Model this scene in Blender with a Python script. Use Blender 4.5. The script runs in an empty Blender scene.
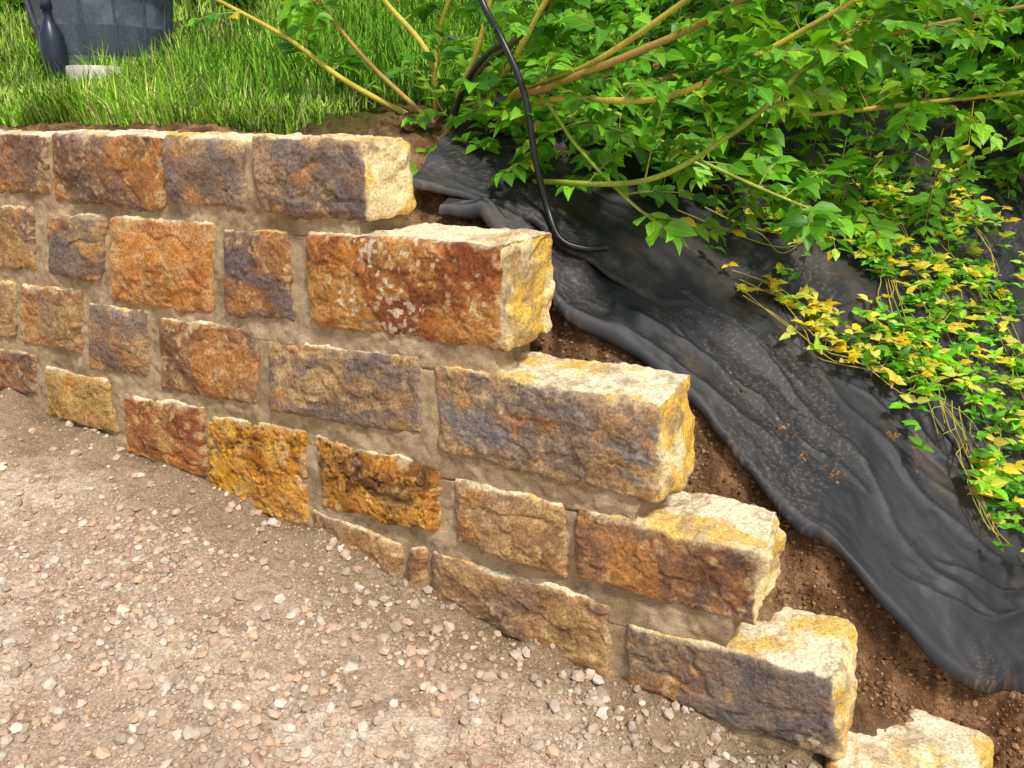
import bpy, math, numpy as np
from mathutils import Vector
rng=np.random.default_rng(7)
EYE=1.6
# ---------------------------------------------------------------- helpers
def S(r,g,b,k=1.0):
    f=lambda c:(c/255/12.92 if c/255<=.04045 else ((c/255+.055)/1.055)**2.4)
    return np.array([f(r)*k,f(g)*k,f(b)*k])
def _h(ix,iy,iz,seed):
    h=(ix.astype(np.uint32)*np.uint32(374761393)+iy.astype(np.uint32)*np.uint32(668265263)+iz.astype(np.uint32)*np.uint32(2246822519)+np.uint32((seed*3266489917)&0xffffffff))
    h^=h>>np.uint32(15); h*=np.uint32(2246822519); h^=h>>np.uint32(13); h*=np.uint32(3266489917); h^=h>>np.uint32(16)
    return h.astype(np.float64)/4294967295.0*2-1
def noise(P,seed=0):
    F=np.floor(P); f=P-F; I=F.astype(np.int64)
    w=f*f*f*(f*(f*6-15)+10)
    x,y,z=I[:,0],I[:,1],I[:,2]; r=0
    for dx in (0,1):
        wx=w[:,0] if dx else 1-w[:,0]
        for dy in (0,1):
            wy=w[:,1] if dy else 1-w[:,1]
            for dz in (0,1):
                wz=w[:,2] if dz else 1-w[:,2]
                r=r+wx*wy*wz*_h((x+dx)&0xffffffff,(y+dy)&0xffffffff,(z+dz)&0xffffffff,seed)
    return r
ROT=np.array([[.36,.48,-.8],[-.8,.6,0],[.48,.64,.6]])
def fbm(P,o=4,seed=0,g=.5):
    r=0;a=1;t=0;Q=P
    for i in range(o):
        r=r+a*noise(Q+i*17.3,seed+i); t+=a; a*=g; Q=(Q@ROT)*2.03
    return r/t*1.5
def ss(x,a,b):
    t=np.clip((x-a)/(b-a),0,1); return t*t*(3-2*t)
def mixc(a,b,m):
    return a*(1-m[:,None])+b*m[:,None]
def empty(name,loc=(0,0,0)):
    o=bpy.data.objects.new(name,None); bpy.context.collection.objects.link(o); o.location=loc; return o
def mk(name,V,F,col=None,mat=None,smooth=True,parent=None,uv=None):
    V=np.asarray(V,dtype=np.float32); F=np.asarray(F,dtype=np.int32)
    me=bpy.data.meshes.new(name); n,k=F.shape
    me.vertices.add(len(V)); me.vertices.foreach_set('co',V.ravel())
    me.loops.add(n*k); me.loops.foreach_set('vertex_index',F.ravel())
    me.polygons.add(n); me.polygons.foreach_set('loop_start',np.arange(0,n*k,k,dtype=np.int32))
    me.polygons.foreach_set('use_smooth',np.full(n,smooth))
    if uv is not None:
        u=me.uv_layers.new(name='UVMap'); u.data.foreach_set('uv',np.asarray(uv,dtype=np.float32)[F.ravel()].ravel())
    if col is not None:
        a=me.color_attributes.new('Col','FLOAT_COLOR','POINT')
        c=np.ones((len(V),4),dtype=np.float32); c[:,:3]=np.clip(col,0,1); a.data.foreach_set('color',c.ravel())
    me.update(calc_edges=True); me.validate()
    if mat: me.materials.append(mat)
    o=bpy.data.objects.new(name,me); bpy.context.collection.objects.link(o)
    if parent: o.parent=parent
    return o
def gridfaces(nx,ny):
    i=np.arange(nx-1)[:,None]*ny+np.arange(ny-1)[None,:]
    i=i.ravel(); return np.stack([i,i+ny,i+ny+1,i+1],1)
# ---------------------------------------------------------------- materials
def nodemat(name):
    m=bpy.data.materials.new(name); m.use_nodes=True; nt=m.node_tree
    return m,nt,nt.nodes['Principled BSDF']
def surfmat(name,rough=.9,fine=180,fine_amt=.35,bump=.4,dist=.004,spec=.25,detail=3):
    m,nt,p=nodemat(name); N=nt.nodes; L=nt.links
    if spec==0:
        out=N['Material Output']; N.remove(p); p=N.new('ShaderNodeBsdfDiffuse'); L.new(p.outputs[0],out.inputs['Surface'])
    cin=p.inputs['Base Color'] if spec>0 else p.inputs['Color']
    at=N.new('ShaderNodeAttribute'); at.attribute_name='Col'
    src=at.outputs['Color']
    if fine_amt>0:
        tc=N.new('ShaderNodeNewGeometry')
        n1=N.new('ShaderNodeTexNoise'); n1.inputs['Scale'].default_value=fine; n1.inputs['Detail'].default_value=detail; n1.inputs['Roughness'].default_value=.75
        L.new(tc.outputs['Position'],n1.inputs['Vector'])
        mr=N.new('ShaderNodeMapRange'); mr.inputs[1].default_value=.3; mr.inputs[2].default_value=.7
        mr.inputs[3].default_value=1-fine_amt; mr.inputs[4].default_value=1+fine_amt
        L.new(n1.outputs[0],mr.inputs[0])
        vm=N.new('ShaderNodeVectorMath'); vm.operation='SCALE'
        L.new(at.outputs['Color'],vm.inputs[0]); L.new(mr.outputs[0],vm.inputs['Scale']); src=vm.outputs[0]
        if bump>0:
            b=N.new('ShaderNodeBump'); b.inputs['Strength'].default_value=bump; b.inputs['Distance'].default_value=dist
            L.new(n1.outputs[0],b.inputs['Height']); L.new(b.outputs[0],p.inputs['Normal'])
    L.new(src,cin)
    if spec>0: p.inputs['Roughness'].default_value=rough; p.inputs['Specular IOR Level'].default_value=spec
    return m
M_stone=surfmat('stone',.8,120,.55,.85,.006,.3,4)
M_mortar=surfmat('mortar',.95,200,.28,.9,.004,0,3)
M_ground=surfmat('ground_surface',.95,110,.42,1.0,.010,0,3)
M_peb=surfmat('pebble',.85,250,0,0,.002,0,1)
M_fab=surfmat('fabric',.54,450,.3,.5,.0012,.45,2)
M_plastic=surfmat('plastic',.4,40,.25,.1,.002,.5,3)
M_bark=surfmat('bark',.6,150,.25,0,.001,.35,2)
M_rubber=surfmat('rubber',.35,200,0,0,.0005,.5,1)
M_grass=surfmat('grass_blade',.5,10,0,0,.1,0,1); M_far=M_grass
def leafmat(name,tr=.35,rough=.42,veins=True):
    m,nt,p=nodemat(name); N=nt.nodes; L=nt.links
    at=N.new('ShaderNodeAttribute'); at.attribute_name='Col'
    src=at.outputs['Color']
    if veins:
        uv=N.new('ShaderNodeUVMap'); sp=N.new('ShaderNodeSeparateXYZ'); L.new(uv.outputs[0],sp.inputs[0])
        s=N.new('ShaderNodeMath'); s.operation='SUBTRACT'; s.inputs[1].default_value=.5; L.new(sp.outputs[0],s.inputs[0])
        a=N.new('ShaderNodeMath'); a.operation='ABSOLUTE'; L.new(s.outputs[0],a.inputs[0])
        m1=N.new('ShaderNodeMath'); m1.operation='MULTIPLY_ADD'; m1.inputs[1].default_value=-.8; L.new(a.outputs[0],m1.inputs[0]); L.new(sp.outputs[1],m1.inputs[2])
        m2=N.new('ShaderNodeMath'); m2.operation='MULTIPLY'; m2.inputs[1].default_value=44; L.new(m1.outputs[0],m2.inputs[0])
        m3=N.new('ShaderNodeMath'); m3.operation='SINE'; L.new(m2.outputs[0],m3.inputs[0])
        v=N.new('ShaderNodeMapRange'); v.inputs[1].default_value=0; v.inputs[2].default_value=.05; v.inputs[3].default_value=1.4; v.inputs[4].default_value=1.0; L.new(a.outputs[0],v.inputs[0])
        v2=N.new('ShaderNodeMapRange'); v2.inputs[1].default_value=.6; v2.inputs[2].default_value=1; v2.inputs[3].default_value=1; v2.inputs[4].default_value=.82; L.new(m3.outputs[0],v2.inputs[0])
        mm=N.new('ShaderNodeMath'); mm.operation='MULTIPLY'; L.new(v.outputs[0],mm.inputs[0]); L.new(v2.outputs[0],mm.inputs[1])
        vm=N.new('ShaderNodeVectorMath'); vm.operation='SCALE'; L.new(src,vm.inputs[0]); L.new(mm.outputs[0],vm.inputs['Scale']); src=vm.outputs[0]
    L.new(src,p.inputs['Base Color']); p.inputs['Roughness'].default_value=rough; p.inputs['Specular IOR Level'].default_value=.35
    if tr>0:
        t=N.new('ShaderNodeBsdfTranslucent'); t2=N.new('ShaderNodeVectorMath'); t2.operation='MULTIPLY'; t2.inputs[1].default_value=(1.5,1.35,.6)
        L.new(src,t2.inputs[0]); L.new(t2.outputs[0],t.inputs['Color'])
        mx=N.new('ShaderNodeMixShader'); mx.inputs[0].default_value=tr; L.new(p.outputs[0],mx.inputs[1]); L.new(t.outputs[0],mx.inputs[2])
        L.new(mx.outputs[0],N['Material Output'].inputs['Surface'])
    return m
M_leaf=leafmat('leaf',.36)
# ---------------------------------------------------------------- terrain
GU=[-60,-8,-3.55,-3.12,-2.69,-2.24,-1.75,-1.25,-.78,-.3,0,.5,3,60]
GZ=[-.9,-.9,-1.143,-1.19,-1.28,-1.34,-1.38,-1.43,-1.49,-1.545,-1.565,-1.59,-1.65,-1.7]
def gz(u): return np.interp(u,GU,GZ)
def smin(a,b,k):
    h=np.maximum(k-np.abs(a-b),0)/k; return np.minimum(a,b)-h*h*k*.25
def bank(u,v):
    plane=-1.358-.7*u+.45*v
    left=ss(-u,1.6,2.6)
    vv=np.minimum(v,5)+.02*np.maximum(v-5,0)
    slope=.13*vv+left*(.07*np.minimum(vv,5)+.10*np.clip(vv-1.5,0,3.5))
    crest=-.10+slope-.30*np.clip(u+1.3,0,4)
    return np.maximum(smin(plane,crest,.3),gz(u))
def trench(u,v):
    k=ss(-v,-.42,-.27)*ss(u,-1.35,-1.0)*(1-ss(u,.15,.5))
    k2=ss(-v,-.6,-.3)*ss(u,-1.55,-1.4)*(1-ss(u,-1.3,-1.0))
    return .17*k+.06*k2
def H(u,v):
    P=np.stack([u,v,np.zeros_like(u)],1)
    g=gz(u)+.024*fbm(P*1.6,3,3)+.010*fbm(P*7,3,5)+.007*fbm(P*30,3,6,.6)+.008*ss(fbm(P*19,3,16),.05,.3)*ss(fbm(P*3,2,17),-.2,.3)
    g=g+ss(v,-.16,.0)*(.024+.04*fbm(P*5,3,18))*(1-ss(u,-.1,0))
    b=bank(u,v)-trench(u,v)+.02*fbm(P*6,4,9)+.02*fbm(P*24,4,11,.6)
    w=ss(v,.03,.16)
    b=np.maximum(b,g-.01)
    z=g*(1-w)+b*w
    return z-.03*ss(u,-.08,-.02)*(1-ss(u,.30,.38))*ss(v,-.03,.02)*(1-ss(v,.28,.34))
def axis(lo,a,b,hi,fine,grow=1.12):
    mid=list(np.arange(a,b,fine)); l=[];x=a;s=fine
    while x>lo: s*=grow; x-=s; l.append(x)
    r=[];x=mid[-1];s=fine
    while x<hi: s*=grow; x+=s; r.append(x)
    return np.array(l[::-1]+mid+r)
U=axis(-60,-4.2,1.3,60,.0072); Vv=axis(-40,-1.3,1.0,70,.0072)
uu,vv=np.meshgrid(U,Vv,indexing='ij'); uu=uu.ravel(); vv=vv.ravel()
zz=H(uu,vv)
P2=np.stack([uu,vv,0*uu],1)
grav=mixc(S(216,196,174),S(190,166,144),ss(fbm(P2*3,3,21),-.5,.5))
grav=mixc(grav,S(214,162,122),.85*ss(fbm(P2*1.7+5,3,22),.05,.5)*ss(-vv,.25,.7))
grav=mixc(grav,S(158,132,108),.65*ss(fbm(P2*22,4,27,.65),-.05,.5))
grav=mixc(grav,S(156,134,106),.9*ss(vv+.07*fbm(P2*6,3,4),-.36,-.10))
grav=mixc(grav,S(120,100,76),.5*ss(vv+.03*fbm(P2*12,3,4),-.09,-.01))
soil=mixc(S(112,82,58),S(152,118,86),ss(fbm(P2*14,3,23),-.4,.6))
soil=mixc(soil,S(64,46,32),.6*ss(fbm(P2*30,2,24),0,.6))
grs=mixc(S(80,80,38),S(74,62,38),ss(fbm(P2*8,2,25),-.2,.5))
w=ss(vv+.04*fbm(P2*10,2,8),.02,.2); col=mixc(grav,soil,w)
col=mixc(col,grs,ss(-uu,1.6,2.0)*ss(vv,.3,.45))
col=mixc(col,S(50,70,25),ss(vv,3,5))
mk('ground',np.stack([uu,vv,zz+EYE],1),gridfaces(len(U),len(Vv)),col,M_ground)
# ---------------------------------------------------------------- rounded, displaced blocks
def rbox(quad,v0,v1,res,r,resy=None):
    q=np.array(quad,float)
    w=(np.linalg.norm(q[1]-q[0])+np.linalg.norm(q[2]-q[3]))/2; h=(np.linalg.norm(q[3]-q[0])+np.linalg.norm(q[2]-q[1]))/2; dd=v1-v0
    nx=max(3,int(w/res)); nz=max(3,int(h/res)); ny=max(3,int(dd/(resy or res)))
    A=np.linspace(-1,1,nx+1);B=np.linspace(-1,1,ny+1);C=np.linspace(-1,1,nz+1)
    pts=[];fc=[];o=0
    for fixed,sgn in ((1,-1),(1,1),(2,1),(2,-1),(0,1),(0,-1)):
        g=[A,B,C]; ax=[i for i in range(3) if i!=fixed]
        X,Y=np.meshgrid(g[ax[0]],g[ax[1]],indexing='ij')
        p=np.zeros((X.size,3)); p[:,ax[0]]=X.ravel(); p[:,ax[1]]=Y.ravel(); p[:,fixed]=sgn
        f=gridfaces(X.shape[0],X.shape[1])
        e1=np.zeros(3); e1[ax[0]]=1; e2=np.zeros(3); e2[ax[1]]=1
        if np.cross(e1,e2)[fixed]*sgn<0: f=f[:,::-1]
        pts.append(p); fc.append(f+o); o+=len(p)
    p=np.concatenate(pts); f=np.concatenate(fc)
    _,idx,inv=np.unique(np.round(p*1e5).astype(np.int64),axis=0,return_index=True,return_inverse=True)
    inv=inv.ravel(); p=p[idx]; f=inv[f]
    he=np.array([w/2,dd/2,h/2]); X=p*he; rr=min(r,he.min()*.8)
    inner=np.clip(X,-(he-rr),he-rr); dr=X-inner; ln=np.linalg.norm(dr,axis=1,keepdims=True)+1e-9
    N=dr/ln; X=inner+N*rr
    a=(X[:,0]/he[0]+1)/2; c=(X[:,2]/he[2]+1)/2
    uz=(q[3]*((1-a)*(1-c))[:,None]+q[2]*(a*(1-c))[:,None]+q[0]*((1-a)*c)[:,None]+q[1]*(a*c)[:,None])
    pos=np.stack([uz[:,0],(v0+v1)/2+X[:,1],uz[:,1]],1)
    return pos,N,f,a*2-1,c*2-1
wall=empty('stone_wall')
MORT=S(182,160,126)
T=dict( # palettes: main, second, patch
 tan=(S(182,146,102),S(158,120,80),S(140,116,96)), brown=(S(160,118,82),S(130,94,68),S(118,98,86)),
 rust=(S(168,110,68),S(140,82,50),S(188,144,94)), red=(S(166,104,54),S(132,76,42),S(196,146,82)),
 gold=(S(210,154,48),S(160,104,34),S(220,180,90)), gold2=(S(194,138,56),S(108,72,40),S(184,144,84)),
 ochre=(S(212,174,92),S(182,136,68),S(170,138,88)), purple=(S(160,130,100),S(126,108,96),S(178,146,104)),
 greytan=(S(184,152,108),S(158,128,92),S(136,122,112)), dark=(S(146,124,98),S(108,98,92),S(180,148,104)),
 rusttan=(S(196,144,88),S(172,112,64),S(204,164,106)))
st=[('1a','brown',[(-3554,-66),(-2821,-66),(-2855,-266),(-3651,-284)]),('1b','brown',[(-2789,-64),(-2213,-72),(-2257,-286),(-2845,-288)]),('1c','greytan',[(-2185,-66),(-1854,-68),(-1862,-268),(-2204,-271)]),('1d','purple',[(-1799,-62),(-1395,-60),(-1400,-272),(-1813,-278)]),
('2a','tan',[(-3610,-340),(-2999,-326),(-3064,-571),(-3721,-600)]),('2b','purple',[(-2910,-343),(-2575,-341),(-2640,-579),(-2986,-571)]),('2c','rusttan',[(-2532,-340),(-2035,-321),(-2080,-613),(-2601,-627)]),('2d','brown',[(-1980,-342),(-1714,-336),(-1729,-595),(-2021,-620)]),('2e','red',[(-1633,-318),(-968,-312),(-958,-588),(-1645,-604)]),
('3a','tan',[(-3755,-680),(-3229,-635),(-3312,-858),(-3854,-890)]),('3b','tan',[(-3177,-641),(-2782,-625),(-2861,-887),(-3260,-895)]),('3c','greytan',[(-2750,-668),(-2417,-656),(-2470,-907),(-2820,-930)]),('3d','brown',[(-2359,-675),(-1878,-658),(-1917,-920),(-2404,-940)]),('3e','greytan',[(-1827,-690),(-1240,-652),(-1249,-885),(-1850,-927)]),('3f','greytan',[(-1196,-664),(-525,-664),(-515,-925),(-1188,-925)]),
('4a','brown',[(-3893,-985),(-3182,-924),(-3235,-1107),(-3988,-1190)]),('4b','ochre',[(-3126,-985),(-2716,-980),(-2754,-1190),(-3176,-1190)]),('4c','rust',[(-2634,-1010),(-2204,-970),(-2249,-1260),(-2682,-1264)]),('4d','gold',[(-2177,-1005),(-1710,-982),(-1743,-1345),(-2225,-1346)]),('4e','gold2',[(-1667,-979),(-1190,-977),(-1198,-1195),(-1675,-1220)]),('4f','tan',[(-1135,-1000),(-775,-1000),(-766,-1215),(-1134,-1231)]),('4g','brown',[(-748,-1000),(-262,-1000),(-254,-1190),(-735,-1205)]),
('5a','tan',[(-1707,-1263),(-1336,-1285),(-1344,-1440),(-1723,-1410)]),('5b','tan',[(-1316,-1284),(-1239,-1272),(-1245,-1427),(-1324,-1427)]),('5c','tan',[(-1231,-1277),(-647,-1255),(-642,-1512),(-1245,-1440)]),('5d','dark',[(-574,-1315),(-52,-1272),(-22,-1515),(-567,-1500)]),
('6a','ochre',[(-40,-1522),(300,-1526),(300,-1750),(-40,-1750)])]
ends={'1d','2e','3f','4g','5d','6a'}
for k,(nm,pal,q) in enumerate(st):
    q=np.array(q)/1000.
    cen=q.mean(0); q=cen+(q-cen)*(1+.004/np.abs(q-cen).max(0))
    q=q+rng.normal(0,.007,(4,2))*(.3 if nm in ends else 1)
    isend=nm in ends
    v0=-.014; v1=.25+rng.uniform(-.02,.02)
    if nm=='1d': v1=.18
    if nm=='6a': v1=.30
    pos,N,f,a,c=rbox(q,v0,v1,.004,.013,.006)
    so=np.array([k*7.13,k*3.7,k*5.1]); P=pos+so
    hw=(pos[:,0].max()-pos[:,0].min())/2; hh_=(pos[:,2].max()-pos[:,2].min())/2
    fr=ss(-N[:,1],.3,.9); tp=ss(N[:,2],.4,.9); en=ss(N[:,0],.4,.9)
    lowf=np.stack([noise(P*9,1),noise(P*7,2)*.5,noise(P*9,3)],1)*.009+np.stack([fbm(P*24,2,31),0*a,fbm(P*24,2,33)],1)*.005
    lowf[:,2]*=(1-.5*tp)
    pos=pos+lowf
    wx=a*hw+.006*noise(P*9,91); wz=c*hh_+.006*noise(P*9,92)
    prot=np.full(len(P),.028+.006*rng.random())
    for j in range(9):
        cx=rng.uniform(-.9,.9)*hw; cz=rng.uniform(-.9,.9)*hh_; gx=rng.normal(0,.10)+.13*cx/hw*-1; gz_=rng.normal(0,.12)-.22*cz/hh_
        prot=np.minimum(prot,.028+rng.uniform(-.008,.006)+gx*(wx-cx)+gz_*(wz-cz))
    prot=np.maximum(prot,.007)
    edge=(1-np.abs(a)**(14*hw/.2))*(1-np.abs(c)**12)
    led=fbm(P*np.array([4,4,7]),3,40,.6)
    ledge=ss(led,.04,.10)*.005-ss(led,-.28,-.22)*.004
    dv=-prot*edge-ledge*edge-.0055*fbm(P*24,5,44,.68)
    pos[:,1]+=dv*fr
    rough=.005*fbm(P*11,4,45,.6)+.003*fbm(P*50,2,46)
    pos+=N*((rough+.004*ss(fbm(P*6,2,88),0,.08))*(1-fr))[:,None]
    if isend: pos[:,0]+=en*(.016*fbm(P*np.array([1,6,7]),3,47)+.012*ss(fbm(P*5,2,48),.0,.08)-.008*ss(np.abs(c),.8,1))
    if pal.startswith('gold'):
        pit=ss(noise(P*48,49)*.7+noise(P*95,50)*.6,.2,.6); pos[:,1]+=.008*pit*fr
    else: pit=ss(noise(P*70,49),.5,.85)*.4; pos[:,1]+=.003*pit*fr
    A,B,C=T[pal]
    m=fbm(P*5,4,51); m2=fbm(P*np.array([8,8,11]),5,52,.68); m3=fbm(P*4+9,4,53,.66)
    colr=mixc(np.tile(A,(len(P),1)),B,ss(m2,-.3,.35)); colr=mixc(colr,C,.8*ss(m3,-.05,.4))
    colr=mixc(colr,colr*.48,.7*ss(fbm(P*np.array([14,14,24]),5,54,.7),.03,.55)); colr=mixc(colr,colr*.5,pit*.8)
    warm=S(204,136,62); colr=mixc(colr,warm,(.55 if pal in('rusttan','rust','red','gold','gold2','ochre') else .38)*ss(fbm(P*7+3,4,65,.66),.08,.5))
    sand=mixc(np.tile(S(212,184,142),(len(P),1)),S(214,180,120),ss(m,-.2,.5))
    colr=mixc(colr,sand,.6*ss(fbm(P*34,4,55,.7)+.3*np.maximum(np.abs(a),np.abs(c))**5,.22,.75))
    if pal=='red': colr=mixc(colr,S(228,212,184),.7*ss(noise(P*75,56)+.7*fbm(P*9,3,57),.65,.95))
    if nm=='3f': colr=mixc(colr,S(122,120,122),.75*ss(fbm(P*np.array([4,4,9]),4,58,.66)-.6*np.abs(c),-.3,.25))
    if nm in('5d','1d','2b','2d','3e','1c','3c'): colr=mixc(colr,S(106,98,100),.65*ss(fbm(P*np.array([4,4,8]),4,58,.66),-.1,.35))
    colr=colr*np.array([1.02,1.0,.95])
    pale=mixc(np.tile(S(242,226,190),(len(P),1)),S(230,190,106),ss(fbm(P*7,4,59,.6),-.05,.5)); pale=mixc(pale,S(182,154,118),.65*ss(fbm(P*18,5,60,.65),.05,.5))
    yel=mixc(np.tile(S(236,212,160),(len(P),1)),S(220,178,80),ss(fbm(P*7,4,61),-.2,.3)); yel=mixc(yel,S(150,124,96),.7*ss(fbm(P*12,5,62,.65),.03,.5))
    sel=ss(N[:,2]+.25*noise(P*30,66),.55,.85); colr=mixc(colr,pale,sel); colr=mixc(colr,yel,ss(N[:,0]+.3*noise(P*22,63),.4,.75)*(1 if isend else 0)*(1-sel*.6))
    sm=ss(np.maximum(np.abs(a)**(hw/.1),np.abs(c))+.18*fbm(P*20,3,64),.94,1.08)*fr*.75
    colr=mixc(colr,MORT*1.0,sm)
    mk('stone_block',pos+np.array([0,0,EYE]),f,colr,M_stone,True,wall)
# mortar: a core behind each course, and the beds between them
cores=[(-1.42,-.082,-.27),(-1.01,-.333,-.59),(-.60,-.683,-.915),(-.33,-1.016,-1.19),(-.10,-1.325,-1.9)]
beds=[(-1.43,-.22,-.40),(-1.005,-.535,-.74),(-.575,-.86,-1.07),(-.315,-1.14,-1.39),(-.09,-1.46,-1.6)]
for k,(ue,zt,zb) in enumerate(cores+beds):
    isb=k>=5
    q=[(-4.7,zt),(ue,zt),(ue,zb),(-4.7,zb)]
    if isb and k<9:
        q=[(-4.7,zt),(ue,zt),(ue+.01,zb+.065),(-4.7,zb)]
    pos,N,f,a,c=rbox(q,-.007,.235 if not isb else .22,.0075,.006,.02)
    P=pos
    d=.006*fbm(P*9,3,70)+.005*fbm(P*30,4,71,.6)+.002*noise(P*90,72)
    pos=pos+N*d[:,None]
    if isb: pos[:,0]+=ss(N[:,0],.3,.9)*.02*fbm(P*14,3,76)
    colr=mixc(np.tile(MORT,(len(P),1)),S(156,134,104),ss(fbm(P*7,3,73),-.2,.5)); colr=mixc(colr,S(206,184,150),.6*ss(fbm(P*15,4,74,.65),.1,.6)); colr=mixc(colr,S(120,98,74),.45*ss(fbm(P*40,3,75),.15,.6))
    mk('mortar',pos+np.array([0,0,EYE]),f,colr,M_mortar,True,wall)
# ---------------------------------------------------------------- pebbles
t=(1+5**.5)/2
ICO=np.array([(-1,t,0),(1,t,0),(-1,-t,0),(1,-t,0),(0,-1,t),(0,1,t),(0,-1,-t),(0,1,-t),(t,0,-1),(t,0,1),(-t,0,-1),(-t,0,1)])/math.sqrt(1+t*t)
ICF=np.array([(0,11,5),(0,5,1),(0,1,7),(0,7,10),(0,10,11),(1,5,9),(5,11,4),(11,10,2),(10,7,6),(7,1,8),(3,9,4),(3,4,2),(3,2,6),(3,6,8),(3,8,9),(4,9,5),(2,4,11),(6,2,10),(8,6,7),(9,8,1)])
def pebbles(name,u,v,s,cols,mat,parent=None,sink=.25,smooth=False):
    n=len(u); z=H(u,v)
    sc=s[:,None]*rng.uniform(.6,1.15,(n,3)); sc[:,2]*=.8
    X=ICO[None]*(1+rng.uniform(-.22,.22,(n,12,1)))
    X=X*sc[:,None,:]; an=rng.uniform(0,6.28,n); ca,sa=np.cos(an)[:,None],np.sin(an)[:,None]
    x=X[:,:,0]*ca-X[:,:,1]*sa; y=X[:,:,0]*sa+X[:,:,1]*ca
    Vx=np.stack([x+u[:,None],y+v[:,None],X[:,:,2]+(z+s*(.6-sink))[:,None]+EYE],2).reshape(-1,3)
    F=(ICF[None]+12*np.arange(n)[:,None,None]).reshape(-1,3)
    return mk(name,Vx,F,np.repeat(cols,12,0),mat,smooth,parent)
PB=np.array([S(208,190,170),S(198,178,158),S(200,172,150),S(188,166,146),S(216,204,188),S(204,176,148),S(174,156,136)])
def pcols(n):
    return PB[rng.integers(0,7,n)]*rng.uniform(.84,1.06,(n,1))
n=90000
u=rng.uniform(-4.2,.6,n); v=-np.abs(rng.uniform(0,1.35,n)); s=.0016+.004*rng.random(n)**2.5+.016*rng.random(n)**18
dens=fbm(np.stack([u*2.0,v*2.6,0*u],1),4,80)
keep=(rng.random(n)<.22+1.5*dens)&(rng.random(n)<.4+ss(-v,.1,.4)); u,v,s=u[keep],v[keep],s[keep]
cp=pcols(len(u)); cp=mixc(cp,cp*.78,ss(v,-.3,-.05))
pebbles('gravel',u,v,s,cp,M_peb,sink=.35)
cl=[(-1.5,-.62,.28,.16,420),(-1.1,-.75,.35,.18,800),(-.62,-.12,.10,.05,60),(-2.4,-.9,.6,.3,260),(-.9,-.3,.3,.1,300),(-.35,-.12,.2,.06,110),(-1.5,-.5,.6,.28,300),(-1.6,-.08,.8,.05,220),(-2.6,-.3,.7,.2,200)]
cu=[];cv=[];cs=[]
for (a,b,su,sv,m) in cl:
    cu.append(rng.normal(a,su,m)); cv.append(np.minimum(rng.normal(b,sv,m),-.03)); cs.append(.004+.018*rng.random(m)**4)
pebbles('gravel',np.concatenate(cu),np.concatenate(cv),np.concatenate(cs),pcols(sum(c[4] for c in cl))*1.03,M_peb,None,.2)
pebbles('gravel',np.array([-.64,-.60,-.69]),np.array([-.06,-.10,-.08]),np.array([.026,.02,.022]),pcols(3)*.95,M_peb,None,.0)
n=14000
u=rng.uniform(-1.4,1.0,n); v=rng.uniform(.2,.55,n); s=.0025+.008*rng.random(n)**4
pebbles('soil_crumbs',u,v,s,np.array([S(130,98,70),S(100,72,50),S(160,126,92)])[rng.integers(0,3,n)],M_peb,None,.3)
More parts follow.
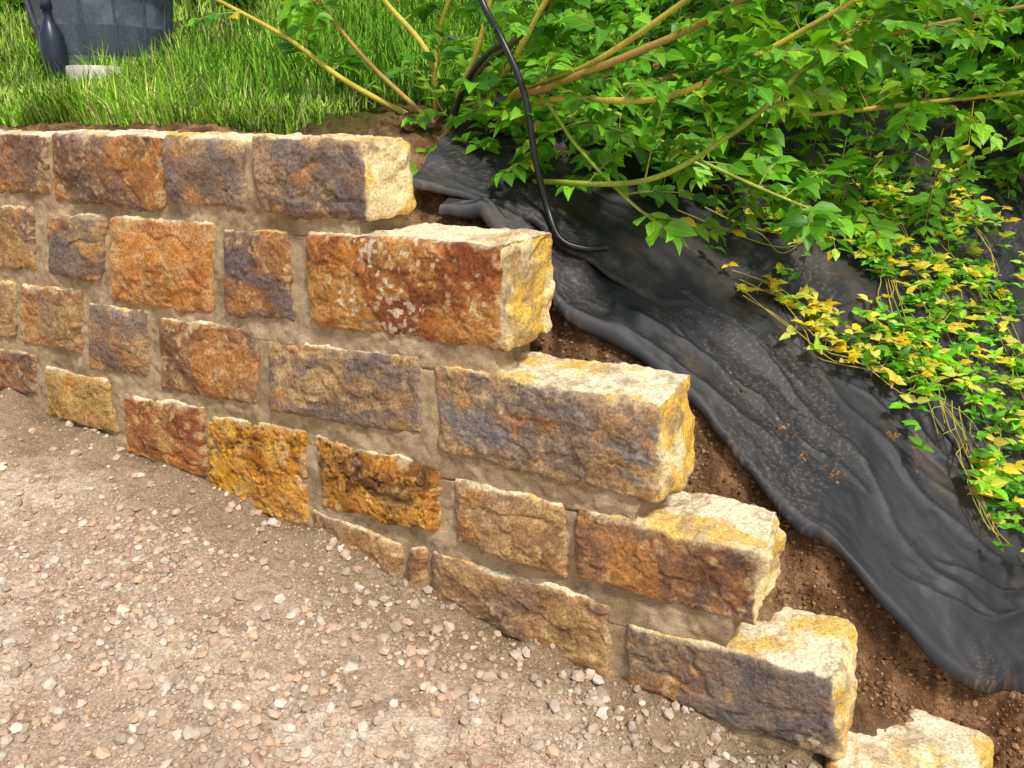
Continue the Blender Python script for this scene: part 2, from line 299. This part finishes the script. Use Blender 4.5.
# ---------------------------------------------------------------- landscape fabric
fab=empty('landscape_fabric')
def resample(pts,n):
    p=np.array(pts,float); dd=np.r_[0,np.cumsum(np.linalg.norm(np.diff(p,axis=0),axis=1))]
    x=np.linspace(0,dd[-1],n); q=np.stack([np.interp(x,dd,p[:,i]) for i in range(p.shape[1])],1)
    k=np.array([1,2,3,4,3,2,1.])/16
    for _ in range(2):
        e=np.pad(q,((3,3),(0,0)),mode='edge'); e[:3]=2*q[0]-q[3:0:-1]; e[-3:]=2*q[-1]-q[-2:-5:-1]
        q=np.stack([np.convolve(e[:,i],k,'valid') for i in range(q.shape[1])],1)
    return q,x
def sheet(name,lo,up,off,seed,ns=500,nt=170,r0=.016,amp=.02,base=(30,31,34),dust=.5):
    Lq,x=resample(lo,ns); Uq,_=resample(up,ns)
    Lq=Lq+np.stack([.014*fbm(np.stack([x*6,0*x,0*x],1),2,seed),.018*fbm(np.stack([x*6,0*x+5,0*x],1),2,seed)],1)
    e=Uq-Lq; ln=np.linalg.norm(e,axis=1,keepdims=True); e=e/ln
    rows=[];nc=10
    rr=r0*(1+.6*noise(np.stack([x*7,0*x,0*x],1),seed+3))
    for j in range(nc,0,-1):
        a=j/nc*3.2; rows.append((Lq-e*(np.sin(a)*rr)[:,None],rr*(np.cos(a)-1)-.014*(j/nc),np.zeros(ns)))
    for j in range(nt):
        t=(j/(nt-1))**1.25; rows.append((Lq+e*ln*t,np.zeros(ns),ln[:,0]*t))
    UV=np.stack([r[0] for r in rows],1); dz=np.stack([r[1] for r in rows],1); q=np.stack([r[2] for r in rows],1)
    X=np.repeat(x[:,None],UV.shape[1],1)
    u=UV[:,:,0].ravel(); v=UV[:,:,1].ravel(); qq=q.ravel()
    Pn=np.stack([u,v,0*u],1)
    wob=.35*fbm(Pn*3.1,2,seed)
    def crease(sx,sy,sd,pw,slant=.8): 
        return (1-np.minimum(1,np.abs(noise(np.stack([X.ravel()*sx+wob+sd,qq*sy+X.ravel()*slant+wob,0*u],1),sd))*2.1))**pw
    r1=crease(1.3,6,seed+5,1.6); r2=crease(2.4,12,seed+6,1.7,-1.5); r3=crease(6,19,seed+7,1.6)
    act=ss(fbm(Pn*2.4,2,seed+9),-.5,.25)
    z=bank(u,v)+off+dz.ravel()+amp*r1*(.35+.65*act)+amp*.6*r2*act+amp*.22*r3*act+.016*fbm(Pn*4,3,seed+7)+.003*fbm(Pn*26,3,seed+8)
    c=np.tile(S(*base),(len(u),1)); 
    c=mixc(c,S(50,50,54),.7*ss(fbm(Pn*6,3,seed+11),0,.6))
    low=1-np.clip((r1+r2),0,1)
    dm=ss(fbm(Pn*5,5,seed+12,.65)+.25*low+.5*ss(u,0,.35)*(1-ss(qq,0,.12)),.2,.8)*dust
    sp=ss(noise(Pn*260,seed+15),.3,.8)
    c=mixc(c,S(112,94,74),dm*(.55+.45*sp)); c=mixc(c,S(130,110,88),.4*sp*ss(fbm(Pn*3,2,seed+14),-.1,.4))
    return mk(name,np.stack([u,v,z+EYE],1),gridfaces(ns,len(rows)),c,M_fab,True,fab)
LO=[(-1.34,.27),(-1.24,.35),(-1.13,.37),(-.98,.32),(-.82,.37),(-.70,.39),(-.53,.38),(-.34,.36),(-.13,.34),(-.01,.31),(.11,.29),(.28,.33),(.38,.43),(.6,.5),(.9,.6),(1.3,.8)]
UP=[(-1.36,.6),(-1.2,.6),(-1.0,.6),(-.9,.65),(-.8,.75),(-.65,.85),(-.5,.9),(-.35,1.0),(-.2,1.2),(0,1.25),(.2,1.3),(.4,1.35),(.6,1.4),(.8,1.45),(1.1,1.6),(1.6,1.8)]
sheet('sheet_lower',LO,UP,.026,100,amp=.030)
sheet('sheet_upper',[(-1.42,.27),(-1.32,.36),(-1.2,.42),(-1.01,.44),(-.76,.56),(-.43,.75),(-.24,.95),(0,1.15),(.3,1.35),(.8,1.6),(1.6,2.0)],[(-1.5,.75),(-1.45,1.3),(-1.2,1.9),(-.9,2.4),(-.3,3.0),(.4,3.6),(1.2,4.0),(2.4,4.2)],.064,200,420,160,.006,.022,(30,31,35),.35)
sheet('sheet_side',[(-.22,1.0),(-.05,1.02),(.12,.97),(.3,.9),(.5,.95),(.9,1.05),(1.6,1.3)],[(-.1,1.5),(.1,1.6),(.3,1.7),(.6,1.8),(.9,1.9),(1.3,2.0),(2,2.2)],.058,300,300,90,.006,.016,(50,51,56),.6)
# ---------------------------------------------------------------- leaves
LV=np.array([(0,0,0),(-.36,.32,.07),(0,.30,-.02),(.36,.32,.07),(-.27,.66,.05),(0,.64,-.03),(.27,.66,.05),(0,1,-.10),(-.22,.13,.03),(.22,.13,.03)])
LF=np.array([(0,9,2),(9,3,2),(0,2,8),(8,2,1),(2,3,5),(3,6,5),(1,2,4),(2,5,4),(5,6,7),(4,5,7)])
LUV=np.stack([LV[:,0]+.5,LV[:,1]],1)
LV2=np.array([(0,0,0),(-.38,.4,.06),(.38,.4,.06),(0,1,-.08),(0,.45,-.03)]); LF2=np.array([(0,2,4),(0,4,1),(4,2,3),(1,4,3)])
def leaves(name,P,A,Nn,s,cols,parent=None,wid=.85,mat=None,simple=False):
    V0,F0=(LV2,LF2) if simple else (LV,LF); K=len(V0)
    A=A/np.linalg.norm(A,axis=1,keepdims=True)
    B=np.cross(A,Nn); B/=np.linalg.norm(B,axis=1,keepdims=True)+1e-9; Nn=np.cross(B,A)
    n=len(P); w=wid*rng.uniform(.8,1.15,n); dro=rng.uniform(-.5,2.5,n); fo=rng.uniform(0,2.2,n)
    zl=(V0[None,:,2]*np.where(np.abs(V0[None,:,0])>.01,fo[:,None],1)-.12*dro[:,None]*V0[None,:,1]**2)
    X=(P[:,None]+s[:,None,None]*(B[:,None]*(V0[None,:,0]*w[:,None])[:,:,None]+A[:,None]*V0[None,:,1][:,:,None]+Nn[:,None]*zl[:,:,None])).reshape(-1,3)
    F=(F0[None]+K*np.arange(n)[:,None,None]).reshape(-1,3)
    return mk(name,X+np.array([0,0,EYE]),F,np.repeat(cols,K,0),mat or M_leaf,True,parent,None if simple else np.tile(LUV,(n,1)))
def unit(x): return x/(np.linalg.norm(x,axis=-1,keepdims=True)+1e-9)
def greens(n,bright=1.):
    a=np.array([S(104,166,38),S(128,192,46),S(78,140,34),S(158,206,60),S(58,110,32)])
    return a[rng.choice(5,n,p=[.3,.27,.2,.12,.11])]*rng.uniform(.8,1.2,(n,1))*bright
def tube(name,pts,r0,r1,col,mat,parent=None,nseg=8,sm=6):
    p=np.array(pts,float)
    e=np.vstack([2*p[0]-p[1],p,2*p[-1]-p[-2]]); out=[]
    for i in range(1,len(e)-2):
        for tt in np.linspace(0,1,sm,endpoint=False):
            a,b,c,dd=e[i-1],e[i],e[i+1],e[i+2]
            out.append(.5*((2*b)+(-a+c)*tt+(2*a-5*b+4*c-dd)*tt*tt+(-a+3*b-3*c+dd)*tt**3))
    out.append(p[-1]); q=np.array(out); m=len(q)
    tg=unit(np.gradient(q,axis=0)); ref=np.array([.31,.2,.93]); b1=unit(np.cross(tg,ref)); b2=np.cross(tg,b1)
    an=np.linspace(0,2*np.pi,nseg,endpoint=False); r=np.linspace(r0,r1,m)
    V=(q[:,None]+r[:,None,None]*(b1[:,None]*np.cos(an)[None,:,None]+b2[:,None]*np.sin(an)[None,:,None])).reshape(-1,3)
    F=[]
    for i in range(m-1):
        for j in range(nseg):
            k=(j+1)%nseg; F.append((i*nseg+j,i*nseg+k,(i+1)*nseg+k,(i+1)*nseg+j))
    if name is not None:
        cc=np.tile(col,(len(V),1)); cc=mixc(cc,cc*.55,.7*ss(fbm(V*np.array([18,18,18]),3,820),0,.5))
        mk(name,V+np.array([0,0,EYE]),F,cc,mat,True,parent)
    return q,tg,V,np.array(F)
bush=empty('bush')
OL=S(200,186,76); BR=S(176,146,76); GR=S(164,184,68)
mains=[([(-1.50,.75,-.22),(-1.57,.8,-.12),(-2.03,.7,.11),(-2.27,.65,.27),(-2.58,.6,.42)],.014,.007,OL,6,.4),
([(-1.48,.8,-.2),(-1.78,.72,.05),(-1.98,.7,.22),(-2.2,.7,.45)],.011,.006,BR,5,.5),
([(-1.5,.8,-.2),(-1.7,.8,-.09),(-1.66,.7,.18),(-1.85,.7,.38),(-2.0,.7,.55)],.013,.007,OL,7,.4),
([(-1.46,.85,-.2),(-1.72,.85,.1),(-1.72,.85,.3),(-1.6,.85,.5)],.011,.006,OL,7,.4),
([(-1.45,.85,-.2),(-1.63,.8,-.07),(-1.56,.75,.09),(-1.27,.7,.27),(-1.10,.65,.42)],.015,.008,S(110,96,60),6,.5),
([(-1.44,.82,-.2),(-1.55,.7,.02),(-1.42,.62,.2),(-1.32,.58,.42)],.011,.007,OL,6,.5),
([(-1.43,.85,-.2),(-1.45,.72,0),(-1.25,.6,.2),(-1.05,.55,.45)],.012,.007,OL,6,.5),
([(-1.42,.8,-.2),(-1.36,.68,.02),(-1.06,.5,.09),(-.68,.42,.2),(-.45,.4,.3)],.015,.008,BR,7,.4),
([(-1.42,.8,-.2),(-1.30,.62,.05),(-.95,.48,.14),(-.62,.40,.30)],.012,.007,OL,6,.5),
([(-1.42,.82,-.2),(-1.21,.6,.03),(-.74,.42,.04),(-.50,.36,.12),(-.26,.34,.24)],.012,.006,OL,7,.4),
([(-1.44,.8,-.22),(-1.15,.55,-.20),(-.74,.38,-.17),(-.50,.35,-.04),(-.37,.34,.08),(-.26,.33,.19)],.010,.005,GR,7,.3),
([(-1.40,.8,-.2),(-1.23,.6,.09),(-1.0,.5,-.09),(-.80,.42,-.23),(-.66,.4,-.31)],.008,.003,GR,7,.3),
([(-1.40,.8,-.2),(-1.1,.8,.02),(-.8,.8,-.1),(-.55,.8,-.2),(-.35,.85,-.28)],.009,.004,GR,14,.3),
([(-1.38,.85,-.2),(-1.0,1.1,.1),(-.5,1.2,.2),(.1,1.2,.3)],.012,.006,BR,12,.3),
([(-1.38,.85,-.2),(-.9,1.2,-.05),(-.3,1.4,.02),(.4,1.5,.1)],.012,.006,OL,12,.3)]
tw_p=[];tw_d=[]
for (pts,r0,r1,c,dn,f0) in mains:
    q,tg,_,_=tube('stem',pts,r0,r1,c,M_bark,bush,8,8)
    L=np.linalg.norm(np.diff(q,axis=0),axis=1).sum(); k=int(L*dn)
    for i in rng.integers(int(len(q)*f0),len(q),k):
        dirn=unit(rng.normal(0,1,3)*np.array([1,1,.6])+np.array([.1,.1,.35])+tg[i]*.6); tw_p.append(q[i]); tw_d.append(dirn)
for i in range(85):
    tw_p.append(np.array([rng.uniform(-1.62,-.95),rng.uniform(.55,1.0),rng.uniform(-.20,.08)])); tw_d.append(unit(rng.normal(0,1,3)*[1,1,.5]+[0,-.5,.25]))
def edgev(u): return np.interp(u,[-1.9,-1.59,-1.33,-1.01,-.72,-.43,-.15,.21,.6,1.2],[1.6,1.25,1.0,.93,.98,1.25,1.7,2.3,2.6,2.9])
n=1550
u=rng.uniform(-1.7,1.6,n); dv=rng.random(n)**1.3*1.1; v=edgev(u)+dv
hmax=.46+.40*np.clip((u+1.5),0,2)
z=bank(u,v)+.10+rng.random(n)**.9*hmax
pp=np.stack([u,v,z],1)
gap=fbm(pp*2.6,3,400)
keep=(gap>-.3)&(rng.random(n)<np.where(u<-1.2,.55,1))
pp=pp[keep]
tw_p=np.array(tw_p+list(pp)); 
dd=unit(rng.normal(0,.8,(len(pp),3))+np.array([.2,-.7,.15]))
tw_d=np.array(tw_d+list(dd))
LP=[];LA=[];LN=[];LS=[];LC=[];SV=[];SF=[];so=0
for i in range(len(tw_p)):
    L=rng.uniform(.10,.25); d0=tw_d[i]; p0=tw_p[i]; m=int(L/.042)+1
    ts=np.linspace(0,1,m+1); q=p0+np.outer(ts*L,d0)+np.outer(ts**2*L,[0,0,-.2])
    _,tg,Vt,Ft=tube(None,q,.0028,.0014,None,None,None,4,1); SV.append(Vt);SF.append(Ft+so);so+=len(Vt)
    c0=greens(1,rng.uniform(.75,1.25))[0]
    for j in range(1,m+1):
        tgj=unit(q[j]-q[j-1]); side=unit(np.cross(tgj,[0,0,1])+rng.normal(0,.15,3))
        for sgn in (-1,1):
            ax=unit(side*sgn*.9+tgj*.6+np.array([0,0,rng.uniform(-.45,.15)]))
            LP.append(q[j]+ax*.008); LA.append(ax); LN.append(unit(np.array([.05,-.35,1])+rng.normal(0,.38,3)))
            LS.append(rng.uniform(.045,.095)*(1-.25*(j==m))); LC.append(c0*.5+greens(1)[0]*.5)
    ax=unit(tgj+[0,0,-.1]); LP.append(q[m]); LA.append(ax); LN.append(unit(np.array([0,-.3,1])+rng.normal(0,.3,3))); LS.append(rng.uniform(.04,.08)); LC.append(greens(1,1.25)[0])
LC=np.array(LC); yl=rng.random(len(LC))<.008; LC[yl]=S(226,206,60)
leaves('leaves',np.array(LP),np.array(LA),np.array(LN),np.array(LS),LC,bush)
SVa=np.concatenate(SV); mk('twigs',SVa+np.array([0,0,EYE]),np.concatenate(SF),np.tile(S(160,156,68),(len(SVa),1)),M_bark,True,bush)
print('leaves',len(LP))
# ---------------------------------------------------------------- hedge behind
hedge=empty('hedge')
def hbase(u): return 3.5+.25*np.clip(u+1,0,9)+.25*np.clip(-u-3.5,0,9)
def hz(u): return 1.0+.3*noise(np.stack([u*.6,0*u,0*u],1),500)+.15*np.clip(-u-4,0,8)
n=15000
u=rng.uniform(-15,6,n); base=hbase(u); dpt=rng.random(n)**1.5*.7
lump=.35*fbm(np.stack([u*1.2,0*u,0*u],1),3,501)
zt=bank(u,base); hh=rng.random(n)*(hz(u)+.7)
v=base+dpt+lump+.25*fbm(np.stack([u*3,hh*3,0*u],1),2,503)
P=np.stack([u,v,zt+hh],1)
cc=greens(n,1)*(.5+.6*ss(fbm(P*3,3,504),-.3,.4))[:,None]
leaves('foliage',P,unit(rng.normal(0,1,(n,3))+[0,-.5,-.3]),unit(rng.normal(0,.6,(n,3))+[0,-.7,.8]),rng.uniform(.08,.16,n),cc,hedge,.85,M_far,True)
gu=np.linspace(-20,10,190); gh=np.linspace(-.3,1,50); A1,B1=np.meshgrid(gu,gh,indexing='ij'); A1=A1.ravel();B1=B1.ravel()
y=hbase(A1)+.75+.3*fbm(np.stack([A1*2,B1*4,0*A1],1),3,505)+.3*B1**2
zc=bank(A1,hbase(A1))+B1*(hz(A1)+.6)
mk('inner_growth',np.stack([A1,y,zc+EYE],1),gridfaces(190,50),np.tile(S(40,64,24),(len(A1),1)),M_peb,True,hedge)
# ---------------------------------------------------------------- groundcover on the fabric
gc=empty('groundcover_plant')
paths=[([(-.35,2.0),(-.15,1.75),(0,1.45),(.09,1.2),(.18,1.1),(.29,.95),(.38,.78)],480,.11),([(-.05,2.2),(.1,1.9),(.2,1.6),(.29,1.4),(.42,1.2),(.5,1.0)],420,.11),([(-.55,.84),(-.4,.9),(-.25,.88),(-.1,1.0),(.0,1.15)],170,.055),([(-.30,1.55),(-.2,1.35),(-.08,1.2),(.02,1.0),(.14,.82)],230,.06),([(-.7,1.05),(-.5,1.2),(-.3,1.5),(-.2,1.8)],120,.09),([(.1,1.0),(.2,.8),(.27,.66)],45,.03)]
LP=[];LA=[];LN=[];LS=[];LC=[]
for k,(pt,m,wd) in enumerate(paths):
    q,_=resample(pt,60)
    for s_ in range(5):
        off=rng.normal(0,wd*.6,2); w3=np.c_[q+off+np.stack([noise(np.c_[np.arange(60)*.12,np.zeros(60),np.zeros(60)],600+s_+k*7),noise(np.c_[np.arange(60)*.12,np.zeros(60)+3,np.zeros(60)],601+s_+k*7)],1)*wd,np.zeros(60)]
        w3[:,2]=bank(w3[:,0],w3[:,1])+.10
        tube('runner',w3[::5],.0022,.0016,S(170,160,74),M_bark,gc,5,3)
    i=rng.integers(0,60,m); p=q[i]+rng.normal(0,wd,(m,2)); cl=noise(np.c_[p*9,np.zeros(m)],610)
    for j in range(m):
        if cl[j]<-.3: continue
        z0=bank(np.array([p[j,0]]),np.array([p[j,1]]))[0]+rng.uniform(.085,.15)
        c=greens(1,1.3)[0] if (rng.random()<(.66 if k!=2 else .3)) else [S(236,230,90),S(222,226,100),S(244,222,60)][rng.integers(0,3)]
        for h in range(4):
            LP.append([p[j,0],p[j,1],z0]); LA.append(unit(np.r_[rng.normal(0,1,2),rng.uniform(-.1,.6)])); LN.append(unit(np.array([0,-.3,1])+rng.normal(0,.35,3))); LS.append(rng.uniform(.022,.05)); LC.append(c*rng.uniform(.8,1.1))
leaves('leaves',np.array(LP),np.array(LA),np.array(LN),np.array(LS),np.array(LC),gc,.8)
# ---------------------------------------------------------------- grass
def blades(name,u,v,h,w0,cols):
    n=len(u); z=H(u,v) ; an=rng.uniform(0,6.28,n); d=np.stack([np.cos(an),np.sin(an),0*an],1); side=np.stack([-np.sin(an),np.cos(an),0*an],1)
    lean=rng.uniform(.1,.9,n); B=np.stack([u,v,z+EYE-.01],1)
    pt=[]
    for t_,wf in ((0,1),(.5,.8),(1,0)):
        c=B+d*(lean*h*t_**2)[:,None]+np.array([0,0,1])*(h*(t_-.25*lean*t_**2))[:,None]
        if wf>0: pt+= [c-side*(w0*wf)[:,None],c+side*(w0*wf)[:,None]]
        else: pt.append(c)
    X=np.stack(pt,1).reshape(-1,3)
    F=np.array([(0,1,3),(0,3,2),(2,3,4)]); F=(F[None]+5*np.arange(n)[:,None,None]).reshape(-1,3)
    return mk(name,X,F,np.repeat(cols,5,0),M_grass,True,None,None)
n=56000
v=.31+rng.random(n)**1.6*4.6; u=-1.9-rng.random(n)*(2.4+1.5*v)
dn=fbm(np.stack([u*2.2,v*2.2,0*u],1),3,77)
k=(u<-1.95-.1*noise(np.stack([v*3,0*v,0*v],1),7))&(rng.random(n)<.7+1.4*dn) ; u,v=u[k],v[k]; n=len(u)
dist=np.hypot(u,v+1.7)
P=np.stack([u,v,0*u],1); tall=ss(fbm(P*1.8,2,700),-.1,.5)
h=(.03+.06*rng.random(n))*(1+1.6*tall*rng.random(n))*(.8+.1*dist)
cols=np.array([S(132,184,52),S(158,202,70),S(100,156,44),S(196,206,120)])[rng.integers(0,4,n)]*rng.uniform(.75,1.2,(n,1))
cols=cols*(.6+.6*ss(fbm(P*3,3,701),-.4,.4))[:,None]
blades('grass',u,v,h,.0019*(1+.25*dist)*np.ones(n),cols)
n=6000
u=rng.uniform(-3.6,-1.7,n); v=rng.uniform(.9,2.8,n); h=.10+.22*rng.random(n)
cols=np.array([S(124,178,50),S(144,192,66),S(90,144,44)])[rng.integers(0,3,n)]*rng.uniform(.6,1.1,(n,1))
blades('tall_grass',u,v,h,.004*np.ones(n),cols)
# ---------------------------------------------------------------- tub, bottle, ring, hoses
def lathe(name,prof,loc,col,mat,parent=None,ns=48,sx=1,sy=1):
    p=np.array(prof,float); an=np.linspace(0,2*np.pi,ns,endpoint=False)
    V=np.stack([p[:,0][:,None]*np.cos(an)*sx,p[:,0][:,None]*np.sin(an)*sy,np.repeat(p[:,1][:,None],ns,1)],2).reshape(-1,3)+np.array(loc)
    F=[(i*ns+j,i*ns+(j+1)%ns,(i+1)*ns+(j+1)%ns,(i+1)*ns+j) for i in range(len(p)-1) for j in range(ns)]
    c=np.tile(col,(len(V),1)); q=fbm(V*9,3,800); c=mixc(c,c*1.9,ss(q,0,.5)*.6)
    return mk(name,V,F,c,mat,True,parent)
def gh_(u,v): return float(bank(np.array([u]),np.array([v]))[0])+EYE
tub=empty('plastic_tub'); tz=gh_(-5.2,1.95)
pr=[(0,.0),(.36,0),(.38,.015)]+[(.38+.07*t_,.03+.45*t_) for t_ in np.linspace(0,1,16)]+[(.49,.485),(.495,.51),(.49,.53),(.455,.535),(.44,.51),(.40,.1),(.36,.03),(0,.03)]
lathe('body',pr,(-5.2,1.95,tz-.05),S(84,94,108),M_plastic,tub,96)
for an in np.linspace(0,6.28,14,endpoint=False):
    x,y=math.cos(an),math.sin(an)
    tube('rib',[(-5.2+x*.385,1.95+y*.385,tz-EYE),(-5.2+x*.425,1.95+y*.425,tz-EYE+.25),(-5.2+x*.452,1.95+y*.452,tz-EYE+.43)],.008,.008,S(78,88,102),M_plastic,tub)
lathe('bottle',[(0,0),(.062,0),(.072,.012),(.073,.25),(.066,.31),(.04,.365),(.026,.40),(.024,.45),(.033,.452),(.033,.50),(.026,.515),(0,.517)],(-4.87,1.36,gh_(-4.87,1.36)-.03),S(34,40,58),M_rubber,None,32)
lathe('concrete_ring',[(.09,0),(.15,0),(.155,.02),(.15,.085),(.145,.09),(.10,.09),(.09,.08),(.09,0)],(-4.60,1.42,gh_(-4.6,1.42)+.0),S(190,184,170),M_mortar,None,40)
tube('garden_hose',[(-1.36,.47,.42),(-1.3,.47,.3),(-1.22,.44,.2),(-1.15,.44,.06),(-1.11,.44,-.13),(-1.08,.46,-.265),(-1.02,.43,-.355),(-.951,.46,-.385),(-.896,.51,-.385)],.0105,.0105,S(30,32,36),M_rubber,None,10)
tube('garden_hose',[(-1.22,.44,.2),(-1.32,.5,.17),(-1.42,.55,.10),(-1.50,.6,.0),(-1.5,.62,-.1)],.0095,.0095,S(30,32,36),M_rubber,None,10)
tube('red_hose',[(-8.2,3.2,.72),(-7.4,2.8,.70),(-6.9,2.6,.66),(-6.5,2.5,.60)],.02,.02,S(190,50,44),M_rubber,None,8)
# ---------------------------------------------------------------- camera and light
cam=bpy.data.cameras.new('camera'); co=bpy.data.objects.new('camera',cam); bpy.context.collection.objects.link(co)
co.location=(0,-1.701,EYE); co.rotation_euler=(math.radians(90-19.3),0,math.radians(29.1)); cam.sensor_width=36; cam.lens=27; cam.clip_start=.05; cam.clip_end=500
bpy.context.scene.camera=co
sd=Vector((.60,-.40,1.0)).normalized(); el=math.asin(sd.z); az=math.atan2(sd.x,sd.y)
sun=bpy.data.lights.new('sun','SUN'); sun.energy=3.6; sun.angle=math.radians(8); sun.color=(1,.95,.87)
so_=bpy.data.objects.new('sun',sun); bpy.context.collection.objects.link(so_); so_.rotation_euler=sd.to_track_quat('Z','Y').to_euler()
wd=bpy.data.worlds.new('World'); bpy.context.scene.world=wd; wd.use_nodes=True; nt=wd.node_tree
sk=nt.nodes.new('ShaderNodeTexSky'); sk.sky_type='NISHITA'; sk.sun_disc=False; sk.sun_elevation=el; sk.sun_rotation=az
hs=nt.nodes.new('ShaderNodeHueSaturation'); hs.inputs['Saturation'].default_value=.35
nt.links.new(sk.outputs[0],hs.inputs['Color']); nt.links.new(hs.outputs[0],nt.nodes['Background'].inputs[0]); nt.nodes['Background'].inputs[1].default_value=.15
sc=bpy.context.scene; sc.view_settings.view_transform='Standard'; sc.view_settings.look='None'; sc.view_settings.exposure=0
